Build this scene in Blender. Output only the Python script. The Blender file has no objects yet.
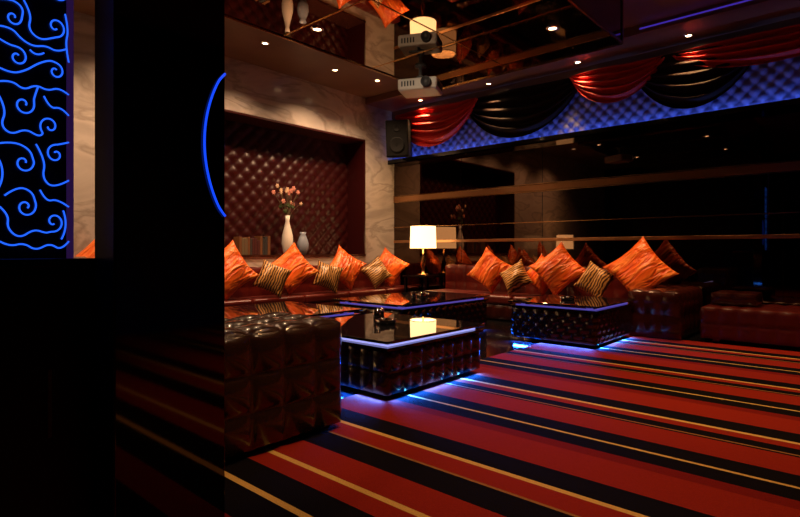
import bpy, bmesh, math, random
from mathutils import Vector, Matrix
random.seed(7)
S=bpy.context.scene
S.view_settings.view_transform='Standard'
S.view_settings.look='None'
COL=S.collection
# ---------------------------------------------------------------- camera (eye height ~0.95 m)
cd=bpy.data.cameras.new('camera'); cam=bpy.data.objects.new('camera',cd); COL.objects.link(cam)
cd.sensor_width=36; cd.lens=531/800*36; cd.shift_y=-8.5/800; cd.clip_start=.02
cam.location=(0,0,.95); cam.rotation_euler=(math.radians(90),0,math.radians(41.5)); S.camera=cam
wd=bpy.data.worlds.new('world'); S.world=wd; wd.use_nodes=True
wd.node_tree.nodes['Background'].inputs[0].default_value=(.02,.012,.01,1); wd.node_tree.nodes['Background'].inputs[1].default_value=.2

# ---------------------------------------------------------------- materials
def mat(name, base=(.5,.5,.5), rough=.5, metal=0.0, emit=None, es=0.0, coat=0.0, spec=.5):
    m=bpy.data.materials.new(name); m.use_nodes=True
    b=m.node_tree.nodes['Principled BSDF']
    b.inputs['Base Color'].default_value=(*base,1)
    b.inputs['Roughness'].default_value=rough
    b.inputs['Metallic'].default_value=metal
    b.inputs['Coat Weight'].default_value=coat
    b.inputs['Coat Roughness'].default_value=.08
    b.inputs['Specular IOR Level'].default_value=spec
    if emit:
        b.inputs['Emission Color'].default_value=(*emit,1)
        b.inputs['Emission Strength'].default_value=es
    return m
def N(m,t,**k):
    n=m.node_tree.nodes.new(t)
    for a,v in k.items(): setattr(n,a,v)
    return n
def L(m,a,b): m.node_tree.links.new(a,b)
def bsdf(m): return m.node_tree.nodes['Principled BSDF']
def ramp(m,stops,interp='LINEAR'):
    r=N(m,'ShaderNodeValToRGB'); cr=r.color_ramp; cr.interpolation=interp
    while len(cr.elements)>1: cr.elements.remove(cr.elements[-1])
    cr.elements[0].position=stops[0][0]; cr.elements[0].color=(*stops[0][1],1)
    for p,c in stops[1:]:
        e=cr.elements.new(p); e.color=(*c,1)
    return r
def noise_col(m,c1,c2,scale=5,detail=6,dist=0,p0=.35,p1=.65):
    tc=N(m,'ShaderNodeTexCoord'); n=N(m,'ShaderNodeTexNoise')
    n.inputs['Scale'].default_value=scale; n.inputs['Detail'].default_value=detail
    n.inputs['Distortion'].default_value=dist
    L(m,tc.outputs['Object'],n.inputs['Vector'])
    r=ramp(m,[(p0,c1),(p1,c2)]); L(m,n.outputs['Fac'],r.inputs['Fac'])
    L(m,r.outputs['Color'],bsdf(m).inputs['Base Color'])
    return n
def bump(m,scale=20,strength=.2,dist=.02,detail=4,vec=None):
    tc=N(m,'ShaderNodeTexCoord'); n=N(m,'ShaderNodeTexNoise'); n.inputs['Scale'].default_value=scale
    n.inputs['Detail'].default_value=detail
    L(m,tc.outputs['Object'],n.inputs['Vector'])
    b=N(m,'ShaderNodeBump'); b.inputs['Strength'].default_value=strength; b.inputs['Distance'].default_value=dist
    L(m,n.outputs['Fac'],b.inputs['Height']); L(m,b.outputs['Normal'],bsdf(m).inputs['Normal'])

M_black=mat('black_lacquer',(.004,.004,.005),.06,spec=.6)
M_pier=mat('black_glass_pier',(.09,.07,.065),.05,1.0)
M_cab=mat('black_cabinet',(.004,.004,.005),.35,spec=.2)
M_mirror=mat('smoked_mirror',(.115,.075,.055),.02,1.0)
M_tray=mat('bronze_mirror',(.38,.29,.22),.015,1.0)
M_strip=mat('bronze_strip',(.45,.23,.11),.28,.85)
M_frame=mat('bronze_frame',(.45,.26,.12),.25,1.0)
M_leather=mat('brown_leather',(.030,.011,.006),.20,coat=.6); bump(M_leather,45,.25,.01)
M_sleather=mat('dark_red_leather',(.040,.007,.005),.22,coat=.5); bump(M_sleather,45,.2,.01)
M_redleather=mat('red_leather',(.085,.007,.005),.3,coat=.3); bump(M_redleather,60,.12,.01)
M_seat=mat('sofa_seat_red',(.10,.008,.006),.4)
M_niche=mat('wine_tufted',(.040,.004,.004),.34)
M_tbody=mat('black_quilted_vinyl',(.014,.004,.005),.14,coat=.5)
M_bluequilt=mat('blue_quilted_satin',(.20,.24,.55),.3,metal=.1)
M_redcloth=mat('red_satin',(.50,.010,.007),.6)
M_blackcloth=mat('black_satin',(.008,.003,.003),.7,spec=.15)
M_glass=mat('dark_glass_top',(.010,.010,.014),.02,spec=1.0)
M_ceil=mat('ceiling_paint',(.13,.065,.04),.4); noise_col(M_ceil,(.16,.08,.05),(.20,.105,.065),2)
M_floor=mat('black_tile',(.008,.008,.010),.08)
M_white=mat('white_plastic',(.75,.70,.64),.4)
M_grey=mat('grey_plastic',(.05,.05,.055),.4)
M_spk=mat('speaker_black',(.005,.005,.005),.6,spec=.2)
M_cone=mat('speaker_cone',(.010,.010,.010),.7,spec=.2)
M_vase=mat('white_porcelain',(.85,.82,.78),.15)
M_vase2=mat('blue_grey_ceramic',(.26,.31,.42),.25)
M_stem=mat('twig',(.14,.10,.05),.7)
M_bl=mat('blossom_pink',(.75,.30,.22),.6)
M_bl2=mat('blossom_cream',(.8,.55,.35),.6)
M_leaf=mat('leaf_green',(.05,.09,.02),.6)
M_chrome=mat('chrome',(.7,.7,.7),.1,1.0)
M_neon=mat('blue_neon',(.01,.03,.15),.4,emit=(.016,.12,.95),es=1.25)
M_arc=mat('blue_arc_glow',(.01,.03,.15),.4,emit=(.006,.06,.9),es=1.2)
M_ledw=mat('lilac_led',(.1,.1,.2),.4,emit=(.42,.42,1.0),es=1.0)
M_ledv=mat('dim_violet_led',(.1,.05,.2),.4,emit=(.14,.10,.6),es=.6)
M_ledp=mat('purple_led',(.1,.05,.2),.4,emit=(.10,.05,.8),es=.4)
M_down=mat('downlight_lens',(1,1,1),.4,emit=(1,.66,.36),es=22)
M_shade=mat('lamp_shade_fabric',(.9,.8,.6),.8,emit=(1,.60,.26),es=3.4)
M_screen=mat('screen_back_panel',(.002,.003,.010),.25)

# marble
M_marble=mat('beige_marble',(.6,.5,.42),.16)
tc=N(M_marble,'ShaderNodeTexCoord'); mp=N(M_marble,'ShaderNodeMapping'); mp.inputs['Rotation'].default_value=(.6,0,0)
mp.inputs['Scale'].default_value=(1,.55,1.5)
n=N(M_marble,'ShaderNodeTexNoise'); n.inputs['Scale'].default_value=1.1; n.inputs['Detail'].default_value=7; n.inputs['Distortion'].default_value=1.4
L(M_marble,tc.outputs['Object'],mp.inputs['Vector']); L(M_marble,mp.outputs['Vector'],n.inputs['Vector'])
r=ramp(M_marble,[(.30,(.42,.36,.32)),(.44,(.60,.53,.48)),(.5,(.40,.34,.30)),(.55,(.62,.55,.50)),(.72,(.48,.42,.38))])
L(M_marble,n.outputs['Fac'],r.inputs['Fac']); L(M_marble,r.outputs['Color'],bsdf(M_marble).inputs['Base Color'])

# carpet: stripes run along X, pattern in world Y
M_carpet=mat('striped_carpet',(.4,.02,.02),.95,spec=.05)
tc=N(M_carpet,'ShaderNodeTexCoord'); sp=N(M_carpet,'ShaderNodeSeparateXYZ')
L(M_carpet,tc.outputs['Object'],sp.inputs[0])
R=(.36,.024,.008); R2=(.24,.013,.006); K=(.008,.005,.004); Yl=(.90,.53,.14); T_=(.42,.18,.05)
PER=1.24
add=N(M_carpet,'ShaderNodeMath',operation='ADD'); add.inputs[1].default_value=PER*8-1.95
L(M_carpet,sp.outputs['Y'],add.inputs[0])
dv=N(M_carpet,'ShaderNodeMath',operation='DIVIDE'); dv.inputs[1].default_value=PER; L(M_carpet,add.outputs[0],dv.inputs[0])
frn=N(M_carpet,'ShaderNodeMath',operation='FRACT'); L(M_carpet,dv.outputs[0],frn.inputs[0])
def st(lst,P): return [(p/P,c) for p,c in lst]
rf=ramp(M_carpet,st([(0,Yl),(.028,K),(.18,R),(.44,R2),(.52,K),(.645,Yl),(.668,K),(.80,R),(1.04,K),(1.06,T_),(1.075,K),(1.16,R)],PER),'CONSTANT')
L(M_carpet,frn.outputs[0],rf.inputs['Fac'])
dn=N(M_carpet,'ShaderNodeMath',operation='DIVIDE'); dn.inputs[1].default_value=1.95; L(M_carpet,sp.outputs['Y'],dn.inputs[0])
rn=ramp(M_carpet,st([(0,R),(.25,K),(.4,Yl),(.43,R),(.72,K),(.86,R2),(1.00,K),(1.165,Yl),(1.195,K),(1.34,R),(1.435,Yl),(1.47,R),(1.64,K),(1.80,T_),(1.815,R)],1.95),'CONSTANT')
L(M_carpet,dn.outputs[0],rn.inputs['Fac'])
gt=N(M_carpet,'ShaderNodeMath',operation='GREATER_THAN'); gt.inputs[1].default_value=1.95; L(M_carpet,sp.outputs['Y'],gt.inputs[0])
mm=N(M_carpet,'ShaderNodeMixRGB'); L(M_carpet,gt.outputs[0],mm.inputs[0]); L(M_carpet,rn.outputs['Color'],mm.inputs[1]); L(M_carpet,rf.outputs['Color'],mm.inputs[2])
nz=N(M_carpet,'ShaderNodeTexNoise'); nz.inputs['Scale'].default_value=220
L(M_carpet,tc.outputs['Object'],nz.inputs['Vector'])
mx=N(M_carpet,'ShaderNodeMixRGB',blend_type='MULTIPLY'); mx.inputs[0].default_value=.5
L(M_carpet,mm.outputs[0],mx.inputs[1]); L(M_carpet,nz.outputs['Fac'],mx.inputs[2])
L(M_carpet,mx.outputs[0],bsdf(M_carpet).inputs['Base Color'])
b=N(M_carpet,'ShaderNodeBump'); b.inputs['Strength'].default_value=.5; b.inputs['Distance'].default_value=.006
L(M_carpet,nz.outputs['Fac'],b.inputs['Height']); L(M_carpet,b.outputs['Normal'],bsdf(M_carpet).inputs['Normal'])

# pillow cloths
M_orange=mat('orange_satin',(.85,.16,.02),.30)
tc=N(M_orange,'ShaderNodeTexCoord'); w=N(M_orange,'ShaderNodeTexNoise'); w.inputs['Scale'].default_value=5.5
w.inputs['Detail'].default_value=2; w.inputs['Distortion'].default_value=1.2
mp=N(M_orange,'ShaderNodeMapping'); mp.inputs['Scale'].default_value=(2.6,1,.6); mp.inputs['Rotation'].default_value=(0,.6,0)
L(M_orange,tc.outputs['Object'],mp.inputs['Vector']); L(M_orange,mp.outputs['Vector'],w.inputs['Vector'])
r=ramp(M_orange,[(.3,(.60,.055,.008)),(.5,(.88,.15,.02)),(.7,(1.0,.34,.07))]); L(M_orange,w.outputs['Fac'],r.inputs['Fac'])
L(M_orange,r.outputs['Color'],bsdf(M_orange).inputs['Base Color'])
b=N(M_orange,'ShaderNodeBump'); b.inputs['Strength'].default_value=.8; b.inputs['Distance'].default_value=.06
L(M_orange,w.outputs['Fac'],b.inputs['Height']); L(M_orange,b.outputs['Normal'],bsdf(M_orange).inputs['Normal'])
M_zebra=mat('gold_zebra_cloth',(.5,.3,.1),.35)
tc=N(M_zebra,'ShaderNodeTexCoord'); w=N(M_zebra,'ShaderNodeTexWave'); w.inputs['Scale'].default_value=10
w.inputs['Distortion'].default_value=5; w.inputs['Detail'].default_value=2; w.inputs['Detail Scale'].default_value=1.2
L(M_zebra,tc.outputs['Object'],w.inputs['Vector'])
r=ramp(M_zebra,[(0,(.05,.02,.01)),(.42,(.10,.04,.015)),(.5,(.55,.28,.09)),(1,(.68,.38,.13))]); L(M_zebra,w.outputs['Fac'],r.inputs['Fac'])
L(M_zebra,r.outputs['Color'],bsdf(M_zebra).inputs['Base Color'])

# ---------------------------------------------------------------- helpers
def obj(name,me,mats,parent=None,smooth=False):
    o=bpy.data.objects.new(name,me); COL.objects.link(o)
    for m in (mats if isinstance(mats,(list,tuple)) else [mats]): me.materials.append(m)
    if smooth:
        for p in me.polygons: p.use_smooth=True
    if parent: o.parent=parent
    return o
def empty(name):
    e=bpy.data.objects.new(name,None); COL.objects.link(e); e.empty_display_size=.1; return e
def box(name,x0,x1,y0,y1,z0,z1,m,parent=None,bev=0):
    me=bpy.data.meshes.new(name)
    v=[(x,y,z) for x in (x0,x1) for y in (y0,y1) for z in (z0,z1)]
    f=[(0,1,3,2),(4,6,7,5),(0,4,5,1),(2,3,7,6),(0,2,6,4),(1,5,7,3)]
    me.from_pydata(v,[],f); me.update()
    o=obj(name,me,m,parent)
    if bev:
        b=o.modifiers.new('bevel','BEVEL'); b.width=bev; b.segments=3
    return o
def boxes(name,lst,m,parent=None):
    vs=[];fs=[]
    for (x0,x1,y0,y1,z0,z1) in lst:
        k=len(vs)
        vs+=[(x,y,z) for x in (x0,x1) for y in (y0,y1) for z in (z0,z1)]
        fs+=[tuple(a+k for a in f) for f in [(0,1,3,2),(4,6,7,5),(0,4,5,1),(2,3,7,6),(0,2,6,4),(1,5,7,3)]]
    me=bpy.data.meshes.new(name); me.from_pydata(vs,[],fs); me.update()
    return obj(name,me,m,parent)
def tuft(u,v,c,d,style):
    if style=='square':
        h=(abs(math.sin(math.pi*u/c))*abs(math.sin(math.pi*v/c)))**.4
    elif style=='scale':
        a=(u+ (c/2 if int(math.floor(v/(c/2)))%2 else 0))%c; q=(v%(c/2))/(c/2)
        s=abs(math.sin(math.pi*a/c)); h=max(0,min(1,s**.5*(1-q*.6)))
    else:
        p=(u+v)/c; q=(u-v)/c
        h=(abs(math.sin(math.pi*p))*abs(math.sin(math.pi*q)))**.45
    return d*h
def panel_data(o,U,V,w,h,c,d,style,vs,fs,res=8,round_=0.0):
    Nn=U.cross(V).normalized()
    nu=max(2,int(round(w/c*res))); nv=max(2,int(round(h/c*res)))
    if style=='square':
        cu=w/max(1,round(w/c)); cv=h/max(1,round(h/c))
    else: cu=cv=c
    k=len(vs)
    for i in range(nu+1):
        for j in range(nv+1):
            u=w*i/nu; v=h*j/nv
            if style=='square': t=tuft(u/cu,v/cv,1,d,style)
            else: t=tuft(u,v,c,d,style)
            e=min(u,w-u,v,h-v)
            if e<1e-6: t=0
            vs.append(o+U*u+V*v+Nn*t)
    for i in range(nu):
        for j in range(nv):
            a=k+i*(nv+1)+j
            fs.append((a,a+nv+1,a+nv+2,a+1))
X=Vector((1,0,0));Y=Vector((0,1,0));Z=Vector((0,0,1))
def tufted_box(name,x0,x1,y0,y1,z0,z1,c,d,m,parent=None,style='square',top=True,res=8):
    vs=[];fs=[]
    w=x1-x0;l=y1-y0;h=z1-z0
    panel_data(Vector((x0,y0,z0)),X,Z,w,h,c,d,style,vs,fs,res)
    panel_data(Vector((x1,y0,z0)),Y,Z,l,h,c,d,style,vs,fs,res)
    panel_data(Vector((x1,y1,z0)),-X,Z,w,h,c,d,style,vs,fs,res)
    panel_data(Vector((x0,y1,z0)),-Y,Z,l,h,c,d,style,vs,fs,res)
    panel_data(Vector((x0,y0,z1)),X,Y,w,l,c,d if top else 0,style,vs,fs,res)
    k=len(vs); vs+=[Vector((x0,y0,z0)),Vector((x0,y1,z0)),Vector((x1,y1,z0)),Vector((x1,y0,z0))]; fs.append((k,k+1,k+2,k+3))
    me=bpy.data.meshes.new(name); me.from_pydata(vs,[],fs); me.update()
    return obj(name,me,m,parent,True)
def tufted_panel(name,o,U,V,w,h,c,d,m,style='diamond',parent=None):
    vs=[];fs=[]; panel_data(o,U,V,w,h,c,d,style,vs,fs)
    me=bpy.data.meshes.new(name); me.from_pydata(vs,[],fs); me.update()
    return obj(name,me,m,parent,True)
def lathe(name,prof,loc,m,parent=None,seg=32):
    vs=[];fs=[]
    for (r,z) in prof:
        for i in range(seg):
            a=2*math.pi*i/seg; vs.append((loc[0]+r*math.cos(a),loc[1]+r*math.sin(a),loc[2]+z))
    for j in range(len(prof)-1):
        for i in range(seg):
            a=j*seg+i;b_=j*seg+(i+1)%seg
            fs.append((a,b_,b_+seg,a+seg))
    me=bpy.data.meshes.new(name); me.from_pydata(vs,[],fs); me.update()
    return obj(name,me,m,parent,True)
def curve(name,splines,m,depth,parent=None,smooth=True):
    cu=bpy.data.curves.new(name,'CURVE'); cu.dimensions='3D'; cu.bevel_depth=depth; cu.bevel_resolution=2
    for pts in splines:
        s=cu.splines.new('NURBS' if smooth else 'POLY'); s.points.add(len(pts)-1)
        for p,q in zip(s.points,pts): p.co=(*q,1)
        if smooth: s.order_u=3; s.use_endpoint_u=True; s.resolution_u=8
    cu.materials.append(m)
    o=bpy.data.objects.new(name,cu); COL.objects.link(o)
    if parent: o.parent=parent
    return o
def spot(name,loc,tgt,e,ang=70,col=(1,.55,.25),blend=.6,r=.04):
    l=bpy.data.lights.new(name,'SPOT'); l.energy=e; l.spot_size=math.radians(ang); l.spot_blend=blend; l.color=col; l.shadow_soft_size=r
    o=bpy.data.objects.new(name,l); COL.objects.link(o); o.location=loc
    o.rotation_euler=(Vector(tgt)-Vector(loc)).to_track_quat('-Z','Y').to_euler(); return o
def area(name,loc,tgt,e,sx,sy,col,parent=None):
    l=bpy.data.lights.new(name,'AREA'); l.shape='RECTANGLE'; l.size=sx; l.size_y=sy; l.energy=e; l.color=col
    o=bpy.data.objects.new(name,l); COL.objects.link(o); o.location=loc
    o.rotation_euler=(Vector(tgt)-Vector(loc)).to_track_quat('-Z','Y').to_euler()
    if parent: o.parent=parent
    return o

# ---------------------------------------------------------------- room shell
XL,XR,YF,YB,H=-6.35,2.8,-3.0,7.02,3.5
SZ=3.40
box('floor',XL-.5,XR+.2,YF-.2,YB+.2,-.1,0,M_floor)
box('floor_carpet',-2.5,XR-.02,YF+.02,6.1,0.0,.012,M_carpet)
box('ceiling',XL-.5,XR+.2,YF-.2,YB+.2,H,H+.1,M_ceil)
NY0,NY1,NZ0,NZ1=2.75,6.29,.85,2.80
boxes('wall_left',[(XL-.5,XL,YF,NY0,0,H),(XL-.5,XL,NY1,YB+.2,0,H),(XL-.5,XL,NY0,NY1,0,NZ0),(XL-.5,XL,NY0,NY1,NZ1,H)],M_marble)
ni=empty('tufted_wall_niche')
tufted_panel('niche_back',Vector((XL-.42,NY0,NZ0)),Y,Z,NY1-NY0,NZ1-NZ0,.22,.035,M_niche,parent=ni)
boxes('niche_sides',[(XL-.45,XL+.01,NY1-.03,NY1,NZ0,NZ1),(XL-.45,XL+.01,NY0,NY0+.03,NZ0,NZ1),(XL-.45,XL+.01,NY0,NY1,NZ1-.03,NZ1)],M_niche,ni)
M_wood=mat('dark_wood',(.04,.012,.008),.2)
boxes('niche_shelves',[(XL-.45,XL+.02,NY0,NY1,NZ0,NZ0+.03)],M_wood,ni)
box('wall_back',XL-.5,XR+.2,YB,YB+.2,0,H,M_mirror)
box('wall_right',XR,XR+.2,YF,YB,0,H,M_cab)
box('wall_front',XL-.5,XR+.2,YF-.2,YF,0,H,M_cab)
box('baseboard_left',XL,XL+.015,YF,YB,0,.1,M_black)
tr=empty('trim_1')
for i,(z0,z1) in enumerate([(1.80,1.89),(1.075,1.12)]):
    box('mirror_strip_%d'%i,XL,XR,YB-.014,YB,z0,z1,M_strip,tr,.005)
boxes('strip_beads',[(XL,XR,YB-.02,YB,z-.006,z+.006) for z in (1.79,1.90,1.35)],M_frame,tr)
boxes('mirror_seams',[(x-.003,x+.003,YB-.004,YB,0,2.46) for x in (-4.9,-3.5,-2.1,-.7,.7,2.1)],M_black,tr)
boxes('light_hiding_lip',[(XL,XR,YB-.17,YB,2.45,2.465),(XL,XR,YB-.17,YB-.155,2.45,2.525)],M_black,tr)  # lip added to hide the frieze strip light from view
box('ceiling_soffit',XL,XR,6.3,YB,SZ,H,M_ceil)
box('trim_2',-1.95,XR,6.288,6.3,3.445,3.458,M_ledp)
bq=empty('wall_back_quilted_frieze')
tufted_panel('quilt',Vector((XL,YB-.03,2.47)),X,Z,XR-XL,.80,.15,.035,M_bluequilt,parent=bq)
box('quilt_backing',XL,XR,YB-.03,YB,2.47,3.27,M_black,bq)
box('pelmet',XL,XR,YB-.06,YB,3.27,SZ,M_ceil,bq)
def swag(name,x0,x1,top,drop,m,yoff,nf=5):
    vs=[];fs=[];nu,nv=48,60
    for i in range(nu+1):
        for j in range(nv+1):
            s=i/nu;t=j/nv
            g=(4*s*(1-s))
            arch=g**.75
            x=x0+(x1-x0)*s+ .02*math.sin(t*9+s*3)
            z=top-.04*t-(drop-.04)*t*arch
            fold=.5+.5*math.sin(t*math.pi*2*nf + .8*math.sin(s*6))
            y=YB-.08-yoff-(.03+.07*fold)*(.35+.65*math.sin(math.pi*s))-.04*math.sin(math.pi*t)*g
            vs.append((x,y,z))
    for i in range(nu):
        for j in range(nv):
            a=i*(nv+1)+j; fs.append((a,a+1,a+nv+2,a+nv+1))
    me=bpy.data.meshes.new(name); me.from_pydata(vs,[],fs); me.update()
    o=obj(name,me,m,sw,True); so=o.modifiers.new('s','SOLIDIFY'); so.thickness=.006
    return o
sw=empty('draped_swag_valance')
swag('swag_red_1',-6.15,-4.5,3.28,.64,M_redcloth,.07)
swag('swag_black_1',-4.75,-2.85,3.28,.70,M_blackcloth,.02)
swag('swag_red_2',-3.0,-1.85,3.28,.46,M_redcloth,.07)
swag('swag_black_2',-2.25,-.85,3.28,.68,M_blackcloth,.02)
swag('swag_red_3',-1.75,.15,3.28,.34,M_redcloth,.07,4)
swag('swag_black_3',-.1,1.5,3.28,.70,M_blackcloth,.02)
swag('swag_red_4',1.2,2.7,3.28,.6,M_redcloth,.07)

# ceiling canopy (mirrored dropped tray)
ty0=-1.2;tx0,tx1,ty1,tz=-3.85,-1.68,4.93,2.82
ct=empty('mirrored_ceiling_canopy')
box('canopy_body',tx0,tx1,ty0,ty1,tz,H,M_tray,ct)
fr=[]
for x in (tx0,tx1): fr.append((x-.010,x+.010,ty0,ty1,tz-.010,tz+.015))
for y in (ty0,ty1): fr.append((tx0,tx1,y-.010,y+.010,tz-.010,tz+.015))
for y in (.5,1.7,2.8,3.9): fr.append((tx0,tx1,y-.005,y+.005,tz-.004,tz))
fr.append((-2.79,-2.78,ty0,ty1,tz-.004,tz))
fr+= [(tx1-.01,tx1+.010,ty1-.01,ty1+.010,tz,H),(tx0-.010,tx0+.01,ty1-.01,ty1+.010,tz,H)]
boxes('canopy_frame',fr,M_frame,ct)

# downlights
dls=[(-5.58,3.8,H),(-5.67,5.02,H),(-5.54,5.75,H),(-5.6,2.5,H),(-5.6,1.1,H),
     (-5.5,6.72,SZ),(-4.2,6.72,SZ),(-2.85,6.72,SZ),(-1.55,6.72,SZ),(-.2,6.72,SZ)]
glint_dl=[(-2.0,4.2,tz),(-2.0,2.7,tz),(-3.5,2.9,tz),(-3.6,4.65,tz)]  # added canopy lights standing in for glints mirrored there
dl=empty('recessed_downlights')
for i,(x,y,z) in enumerate(dls+glint_dl):
    lathe('lens_%d'%i,[(0.0001,-.004),(.030,-.004),(.032,-.002)],(x,y,z),M_down,dl,20)
    lathe('ring_%d'%i,[(.034,-.001),(.036,-.010),(.052,-.008),(.056,-.001)],(x,y,z),M_chrome,dl,20)

# ---------------------------------------------------------------- foreground pier, cabinet, neon screen
pier=empty('black_glass_pier')
box('pier_body',-1.80,-1.65,.61,.962,.012,H,M_pier,pier,.002)
boxes('pier_front_cladding',[(-1.80,-1.652,.606,.61,.012,H)],M_cab,pier)
pts=[]
for i in range(25):
    t=i/24; zz=1.55-.485*t
    pts.append((-1.643,.960-.076*math.sin(math.pi*t)**.7,zz))
curve('glowing_arc',[pts],M_arc,.004,pier)  # blue arc built as an emissive curve on the pier face
cab=empty('low_partition_cabinet')
box('cabinet_body',-2.2,-1.815,-1.4,.78,.012,.90,M_cab,cab,.002)
box('cabinet_top',-2.22,-1.802,-1.4,.80,.90,.925,M_black,cab,.002)
boxes('cabinet_doors',[(-1.815,-1.803,y,y+.44,.06,.88) for y in (-1.3,-.84,-.38,.08)],M_cab,cab)
boxes('cabinet_handles',[(-1.803,-1.797,y,y+.01,.4,.6) for y in (.12,.48,-.8,-.44)],M_grey,cab)
scr=empty('neon_scrollwork_screen')
box('screen_panel',-1.83,-1.805,-1.2,.535,.925,2.75,M_screen,scr)
boxes('screen_frame',[(-1.835,-1.800,.530,.548,.925,2.77),(-1.835,-1.800,-1.22,-1.2,.925,2.77),(-1.835,-1.800,-1.22,.548,2.75,2.77)],mat('violet_frame',(.05,.02,.10),.3,emit=(.10,.03,.25),es=.15),scr)
def pm(u,v,mir=False,k=0,kz=0):
    yy=.362+u/73*.18
    if mir: yy=2*.362-yy
    return (-1.799,yy-k*.36,1.66-v/258*.735+kz*.735)
def spiral(cx,cy,r0,turns,a0,sgn=1,n=14):
    return [(cx+r0*(1-.8*i/n)*math.cos(a0+sgn*turns*6.283*i/n),cy+r0*(1-.8*i/n)*math.sin(a0+sgn*turns*6.283*i/n)) for i in range(n+1)]
motif=[
 [(0,6),(12,2),(24,8),(22,20)]+spiral(14,20,8,1.0,0),
 [(24,0),(32,12),(28,28),(40,36),(54,30)]+spiral(56,18,11,1.1,1.57,-1),
 [(0,32),(12,30),(22,40),(34,44),(46,40),(58,44),(68,38)],
 [(66,2),(70,18),(66,34),(70,52)],
 [(0,44),(10,48)]+spiral(18,58,10,1.1,-1.57),
 [(0,72),(12,76),(26,70),(38,60),(50,54)]+spiral(56,64,9,1.1,-1.57),
 [(30,48),(36,54),(44,48)],
 [(0,86),(12,82),(24,90),(36,82),(48,86),(60,80),(70,86)],
 [(38,84),(34,96)]+spiral(24,104,11,1.1,-.4,1),
 [(44,92),(50,104),(62,100),(70,108)],
 [(0,98),(8,112),(2,128),(12,136),(26,128),(38,134)]+spiral(50,122,11,1.1,2.2,1),
 [(70,136),(58,140)]+spiral(56,150,10,1.1,-1.57,-1),
 [(0,146),(14,142),(30,148),(34,160)]+spiral(24,162,10,1.0,0),
 [(36,142),(46,158),(42,176),(54,186),(70,176)],
 [(0,160),(8,174),(0,190)],[(6,196),(18,186),(32,190),(36,202)]+spiral(26,206,10,1.1,0),
 [(40,188),(46,200),(58,196),(70,204)],
 [(0,206),(10,214),(8,228),(20,238),(34,228),(46,232)]+spiral(54,220,11,1.1,1.9,-1),
 [(0,240),(10,246),(24,242),(36,250),(50,242),(62,250),(70,240)],[(64,208),(70,224),(62,238)],
]
spl=[]
for k in (0,1,2,3):
    for mir in (False,True):
        for kz in (0,1):
            for p in motif:
                q=[pm(u,v,mir,k,kz) for u,v in p]
                if min(a[1] for a in q)>-1.19: spl.append(q)
curve('neon_scrolls',spl,M_neon,.0024,scr)

# ---------------------------------------------------------------- sofas
def cushion_row(parent,axis,a0,a1,b0,b1,z0,z1,n,m):
    for i in range(n):
        s=a0+(a1-a0)*i/n+.006; e=a0+(a1-a0)*(i+1)/n-.006
        if axis=='y': box('seat_cushion_%d'%i,b0,b1,s,e,z0,z1,m,parent,.035)
        else: box('seat_cushion_%d'%i,s,e,b0,b1,z0,z1,m,parent,.035)
SH=.34
sl=empty('tufted_sofa')
tufted_box('base',-6.30,-5.70,1.3,6.95,.02,SH-.13,.2,.02,M_sleather,sl)
cushion_row(sl,'y',1.3,6.95,-6.12,-5.70,SH-.12,SH,7,M_seat)
tufted_box('backrest',-6.32,-6.14,1.3,6.95,SH-.12,.70,.2,.025,M_redleather,sl)
sb=empty('tufted_sofa')
tufted_box('base',-5.05,-2.02,6.22,6.95,.02,SH-.13,.2,.02,M_sleather,sb)
cushion_row(sb,'x',-5.05,-2.02,6.20,6.78,SH-.12,SH,4,M_seat)
tufted_box('backrest',-5.05,-2.02,6.80,6.97,SH-.12,.70,.2,.025,M_redleather,sb)
tufted_box('arm_right',-1.98,-1.47,6.02,6.97,.02,.50,.2,.03,M_sleather,sb)
ob=empty('tufted_bench')
tufted_box('bench_body',-1.30,.6,6.13,6.85,.05,.36,.16,.02,M_redleather,ob)
boxes('bench_feet',[(x,x+.06,y,y+.06,0,.06) for x in (-1.2,.45) for y in (6.16,6.7)],M_black,ob)
bo=tufted_box('black_cushion_pouf',-1.25,-.85,6.35,6.75,.385,.50,.2,.015,M_sleather)
blk=empty('leather_armrest_block')
tufted_box('block_body',-2.62,-2.10,.98,1.90,.04,.565,.18,.032,M_leather,blk,res=14)
box('plinth',-2.58,-2.14,1.02,1.86,.012,.05,M_black,blk)

# ---------------------------------------------------------------- tables
def table(x0,x1,y0,y1,zt,led,z0=.0,style='square',kick=1.0):
    e=empty('glass_top_coffee_table')
    tufted_box('quilted_body',x0+.03,x1-.03,y0+.03,y1-.03,z0+.035,zt-.065,.12,.02,M_tbody,e,style,top=False)
    box('plinth',x0+.16,x1-.16,y0+.16,y1-.16,z0,z0+.04,M_black,e)
    if kick:
        zz=z0+.034; q=.03
        w=x1-x0-.1; l=y1-y0-.1
        a=area('floor_light_side',(x1-q,(y0+y1)/2,zz),(x1+.10,(y0+y1)/2,zz-.10),26*kick,.02,l,(.01,.14,1),e)
        a.rotation_euler=(0,math.radians(-42),0); a.data.spread=math.radians(115)
        a=area('floor_light_front',((x0+x1)/2,y0+q,zz),((x0+x1)/2,y0-.1,zz-.1),26*kick,w,.02,(.01,.14,1),e); a.rotation_euler=(math.radians(-42),0,0); a.data.spread=math.radians(115)
    box('black_deck',x0+.01,x1-.01,y0+.01,y1-.01,zt-.065,zt-.045,M_black,e,.004)
    g=.06
    boxes('rim_led',[(x1-g,x1-g+.008,y0+g,y1-g,zt-.044,zt-.034),(x0+g,x1-g,y0+g,y0+g+.008,zt-.044,zt-.034)],led,e)
    boxes('spacers',[(x,x+.05,y,y+.05,zt-.045,zt-.015) for x in (x0+.1,x1-.15) for y in (y0+.1,y1-.15)],M_chrome,e)
    box('glass_top',x0,x1,y0,y1,zt-.015,zt,M_glass,e,.003)
    return e
table(-3.3,-2.2,2.37,3.47,.39,M_ledw,.013)
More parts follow.
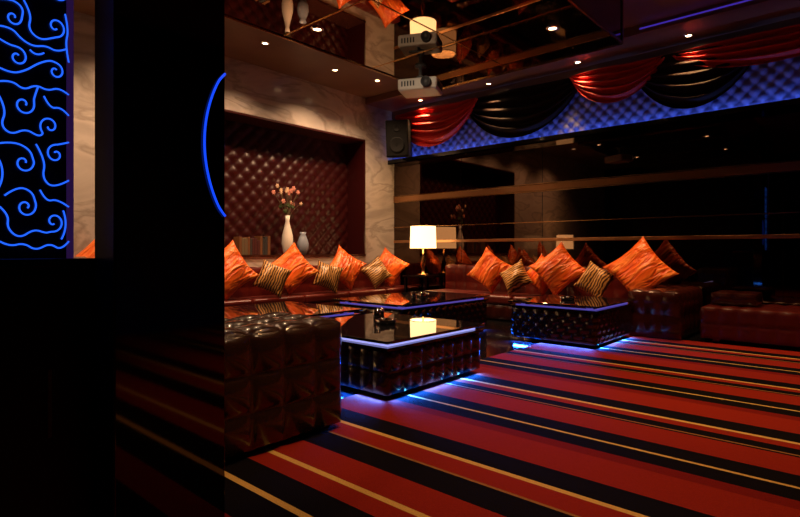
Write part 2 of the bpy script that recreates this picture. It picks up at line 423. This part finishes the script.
table(-2.85,-1.9,4.93,5.97,.42,M_ledv,.013,'scale')
table(-4.45,-3.42,3.9,5.5,.41,M_ledv,0,'scale',.6)
table(-4.75,-3.62,2.0,3.55,.39,M_ledv,0,kick=0)

def ashtray(x,y,z):
    lathe('glass_ashtray',[(.001,0),(.07,0),(.085,.035),(.07,.035),(.055,.012),(.001,.012)],(x,y,z+.001),M_chrome,None,24)
ashtray(-2.75,2.95,.39); ashtray(-3.9,4.8,.41); ashtray(-2.4,5.4,.42)
cups=empty('drinking_glasses')
for i,(x,y,z) in enumerate([(-2.95,3.1,.39),(-2.9,3.0,.39),(-3.7,4.4,.41),(-3.65,4.5,.41)]):
    lathe('glass_%d'%i,[(.001,0),(.025,0),(.032,.09),(.030,.09),(.023,.006),(.001,.006)],(x,y,z+.001),M_chrome,cups,20)

# ---------------------------------------------------------------- pillows
def pillow(name,loc,side,face,m,lean=18,roll=45,thick=.2,bend=0):
    n=26; vs=[];fs=[]
    ph=random.uniform(0,6)
    for sgn in (1,-1):
        for i in range(n+1):
            for j in range(n+1):
                u=-1+2*i/n; v=-1+2*j/n
                pinch=1-.13*(1-abs(u)**2)*abs(v)**2 ; pinch2=1-.13*(1-abs(v)**2)*abs(u)**2
                hgt=((1-u**2)*(1-v**2))**.5*(.55+.1*math.sin(3*u+2*v+ph))
                wr=.05*math.sin(7*u*v+5*u+ph)*((1-u*u)*(1-v*v))**.5
                cr=.12*(abs(u*v)**2)*math.sin(12*(u-v)+ph)
                vs.append((u*side/2*pinch2, sgn*(hgt*thick+wr*thick)+cr*thick*(1 if sgn>0 else 1)*(1-max(abs(u),abs(v))**6)+.05*side*math.sin(2*u+ph)*v, v*side/2*pinch))
    K=(n+1)**2
    for s in (0,1):
        for i in range(n):
            for j in range(n):
                a=s*K+i*(n+1)+j
                f=(a,a+n+1,a+n+2,a+1)
                fs.append(f if s==1 else f[::-1])
    me=bpy.data.meshes.new(name); me.from_pydata(vs,[],fs)
    bm=bmesh.new(); bm.from_mesh(me); bmesh.ops.remove_doubles(bm,verts=bm.verts,dist=.0005); bmesh.ops.recalc_face_normals(bm,faces=bm.faces); bm.to_mesh(me); bm.free()
    o=obj(name,me,m,None,True)
    ang=math.atan2(face[1],face[0])+math.pi/2
    Rm=Matrix.Rotation(ang,4,'Z')@Matrix.Rotation(math.radians(-lean),4,'X')@Matrix.Rotation(math.radians(roll),4,'Y')
    M4=Matrix.Translation(loc)@Rm
    mz=min((M4@v.co).z for v in me.vertices)
    M4=Matrix.Translation((0,0,SH-.012-mz))@M4
    o.matrix_world=M4
    return o
OR,ZB='orange_satin_cushion','zebra_cushion'
for (y,s,k,rl,x,fx) in [(2.06,.62,OR,45,-5.92,-.5),(3.50,.56,OR,56,-5.9,-.2),(4.06,.40,ZB,25,-5.80,-.5),(4.46,.54,OR,50,-5.92,-.7),(5.0,.39,ZB,20,-5.80,-.4),(5.46,.52,OR,36,-5.93,-.3),(6.02,.40,ZB,55,-5.82,-.5),(6.42,.50,OR,38,-5.93,-.8),(2.95,.48,OR,40,-5.92,-.5),(2.55,.38,ZB,40,-5.86,-.5)]:
    pillow(k,(x,y,.7),s,(1,fx),M_orange if k==OR else M_zebra,16,rl)
for (x,s,k,rl,y,fx) in [(-4.05,.50,OR,34,6.5,.3),(-3.58,.38,ZB,58,6.40,.1),(-3.02,.54,OR,50,6.5,.35),(-2.50,.38,ZB,30,6.40,.2),(-2.00,.58,OR,50,6.46,.3),(-3.3,.42,OR,40,6.62,.25)]:
    pillow(k,(x,y,.7),s,(fx,-1),M_orange if k==OR else M_zebra,16,rl)

# ---------------------------------------------------------------- lamps
def lamp(x,y):
    st_=empty('side_table')
    box('top',x-.24,x+.24,y-.24,y+.24,.51,.54,M_black,st_,.004)
    boxes('legs',[(x+a-.02,x+a+.02,y+b_-.02,y+b_+.02,0,.51) for a in (-.2,.2) for b_ in (-.2,.2)],M_black,st_)
    box('shelf',x-.2,x+.2,y-.2,y+.2,.2,.22,M_black,st_)
    e=empty('table_lamp')
    lathe('base',[(.001,0),(.09,0),(.09,.02),(.03,.035),(.022,.1),(.045,.18),(.022,.27),(.012,.32),(.012,.46),(.001,.46)],(x,y,.541),M_frame,e)
    lathe('shade',[(.215,.43),(.205,.80)],(x,y,.541),M_shade,e,40)
    lathe('shade_rims',[(.216,.425),(.219,.425),(.219,.437),(.216,.437)],(x,y,.541),M_frame,e,40)
    lathe('shade_rim_top',[(.205,.795),(.209,.795),(.209,.806),(.205,.806)],(x,y,.541),M_frame,e,40)
    l=bpy.data.lights.new('lamp_bulb','POINT'); l.energy=12; l.color=(1,.6,.28); l.shadow_soft_size=.05
    o=bpy.data.objects.new('bulb',l); COL.objects.link(o); o.location=(x,y,1.15); o.parent=e
lamp(-5.46,6.74); lamp(-5.9,.95)

# ---------------------------------------------------------------- niche ornaments
zs=NZ0+.031
v=empty('flower_vase')
lathe('vase',[(.001,0),(.05,0),(.06,.02),(.085,.16),(.08,.28),(.045,.42),(.028,.50),(.04,.58),(.036,.58),(.024,.50),(.001,.45)],(-6.48,4.80,zs),M_vase,v)
stems=[];tips=[]
for i in range(15):
    a=random.uniform(0,6.28); r_=random.uniform(.06,.28); hh=random.uniform(.18,.48)
    t=(-6.48+.4*r_*math.cos(a),4.80+r_*math.sin(a),zs+.56+hh)
    stems.append([(-6.48,4.8,zs+.5),(-6.48+.2*r_*math.cos(a),4.8+.3*r_*math.sin(a),zs+.56+hh*.5),t]); tips.append(t)
curve('stems',stems,M_stem,.004,v)
def blossoms(name,ts,m,r):
    bm=bmesh.new()
    for t in ts:
        for k in range(6):
            a=k*math.pi/3
            mt=Matrix.Translation(Vector(t)+Vector((0,.6*r*math.cos(a),.6*r*math.sin(a))))@Matrix.Rotation(a,4,'X')@Matrix.Diagonal((.4*r,.62*r,.38*r,1))
            bmesh.ops.create_icosphere(bm,subdivisions=1,radius=1,matrix=mt)
        bmesh.ops.create_icosphere(bm,subdivisions=1,radius=.4*r,matrix=Matrix.Translation(t))
    me=bpy.data.meshes.new(name); bm.to_mesh(me); bm.free(); obj(name,me,m,v,True)
blossoms('blossoms_pink',tips[:8],M_bl,.035); blossoms('blossoms_cream',tips[8:],M_bl2,.03)
blossoms('leaves',[((a[0]-6.48)/2,(a[1]+4.8)/2,(a[2]+zs+.5)/2) for a in tips[::2]],M_leaf,.03)
lathe('ceramic_jar',[(.001,0),(.05,0),(.085,.08),(.09,.17),(.06,.26),(.04,.30),(.055,.34),(.05,.34),(.035,.30),(.001,.28)],(-6.47,5.08,zs),M_vase2)
bk=empty('row_of_books')
x=3.95
for i in range(12):
    w_=random.uniform(.03,.05); h_=random.uniform(.2,.27)
    box('book_%d'%i,-6.55,-6.40,x,x+w_,zs,zs+h_,mat('book_%d'%i,random.choice([(.12,.09,.05),(.06,.01,.01),(.03,.03,.03),(.15,.06,.02)]),.6),bk,.003)
    x+=w_+.002

# ---------------------------------------------------------------- speaker, projector
sp_=empty('wall_speaker')
def rotbox(name,c,sz,rz,rx,m,parent,bev=.01):
    o=box(name,-sz[0]/2,sz[0]/2,-sz[1]/2,sz[1]/2,-sz[2]/2,sz[2]/2,m,parent,bev)
    o.matrix_world=Matrix.Translation(c)@Matrix.Rotation(rz,4,'Z')@Matrix.Rotation(rx,4,'X'); return o
rz=math.radians(30)
rotbox('cabinet',(-5.88,6.62,2.80),(.38,.32,.60),rz,.15,M_spk,sp_,.015)
T=Matrix.Translation((-5.88,6.62,2.80))@Matrix.Rotation(rz,4,'Z')@Matrix.Rotation(.15,4,'X')
g=box('grille',-.17,.17,-.175,-.16,-.28,.28,M_spk,sp_,.006); g.matrix_world=T
for nm,zc,rr in (('woofer',-.10,.125),('tweeter',.17,.055)):
    o=lathe(nm,[(.001,.0),(rr*.3,.004),(rr*.85,.012),(rr,.016),(rr,.0)],(0,0,0),M_cone,sp_)
    o.matrix_world=T@Matrix.Translation((0,-.172,zc))@Matrix.Rotation(math.pi/2,4,'X')
curve('bracket',[[(-6.34,6.85,2.9),(-6.15,6.8,2.9),(-5.93,6.68,2.85)]],M_spk,.018,sp_)
pr=empty('ceiling_projector')
pc=Vector((-3.42,4.18,2.60))
T=Matrix.Translation(pc)@Matrix.Rotation(math.radians(25),4,'Z')
o=box('body',-.20,.20,-.15,.15,-.06,.06,M_white,pr,.02); o.matrix_world=T
o=boxes('vents',[(.201,.204,-.12+.03*i,-.105+.03*i,-.03,.03) for i in range(8)]+[(-.16+.03*i,-.145+.03*i,-.154,-.151,-.02,.03) for i in range(5)],M_grey,pr); o.matrix_world=T
o=lathe('lens',[(.001,.03),(.03,.03),(.042,.05),(.05,.05),(.05,0)],(0,0,0),M_grey,pr); o.matrix_world=T@Matrix.Translation((.1,-.15,0))@Matrix.Rotation(math.pi/2,4,'X')
lathe('mount_pole',[(.018,.0),(.018,.10),(.06,.105),(.06,.118),(.001,.118)],(pc.x,pc.y,2.70),M_grey,pr,16)
o=boxes('mount_arms',[(-.12,.12,-.012,.012,.06,.075),(-.012,.012,-.1,.1,.06,.075),(-.03,.03,-.03,.03,.055,.11)],M_grey,pr); o.matrix_world=T

# ---------------------------------------------------------------- lights
W=(1,.50,.20)
for i,(x,y,z) in enumerate(dls[:5]):
    spot('downlight_spot.%03d'%i,(x,y,z-.03),(x-.1,y,0),150,125,(1,.60,.33),.9)
for i,(x,y,z) in enumerate(dls[5:]):
    spot('downlight_spot.%03d'%(i+5),(x,y,z-.03),(x,y-.12,0),95 if i<4 else 40,70,W)
for i,(x,y,z) in enumerate(glint_dl):
    spot('canopy_added_spot.%03d'%i,(x,y,z-.03),(x,y,0),30,70,W)  # added beams under the canopy, lighting tables and cushions
for i,(x,y,e) in enumerate([(-1.0,2.0,60),(-.6,3.6,95),(.5,2.6,60),(-1.1,5.2,130),(.7,4.8,110),(-1.5,1.0,60)]):
    spot('carpet_downlight.%03d'%i,(x,y,H-.03),(x,y,0),e,80,(1,.58,.28))
spot('armrest_fill',(-.9,2.3,H-.03),(-2.2,1.5,.3),75,26,(1,.6,.3))  # extra unseen spot, added to bring out the armrest block
spot('projector_fill',(-2.9,3.0,tz-.04),pc,14,35,(1,.75,.5))  # added spot with no fixture, brightens the projector
for i,(a,t) in enumerate([((-4.6,3.2,3.45),(-5.9,3.6,.6)),((-4.6,4.9,3.45),(-5.9,5.2,.6))]):
    spot('cushion_accent.%03d'%i,a,t,190,44,W)
for i,(a,t) in enumerate([((-1.5,5.0,3.45),(-2.2,6.5,.6)),((-4.6,5.2,3.45),(-3.9,6.5,.6)),((-4.3,5.1,3.45),(-3.0,6.5,.7))]):
    spot('sofa_accent.%03d'%i,a,t,190,32,W)
f=area('frieze_light',(-1.775,YB-.13,2.48),(-1.775,YB-.05,3.0),8.5,9.1,.02,(.16,.28,1))
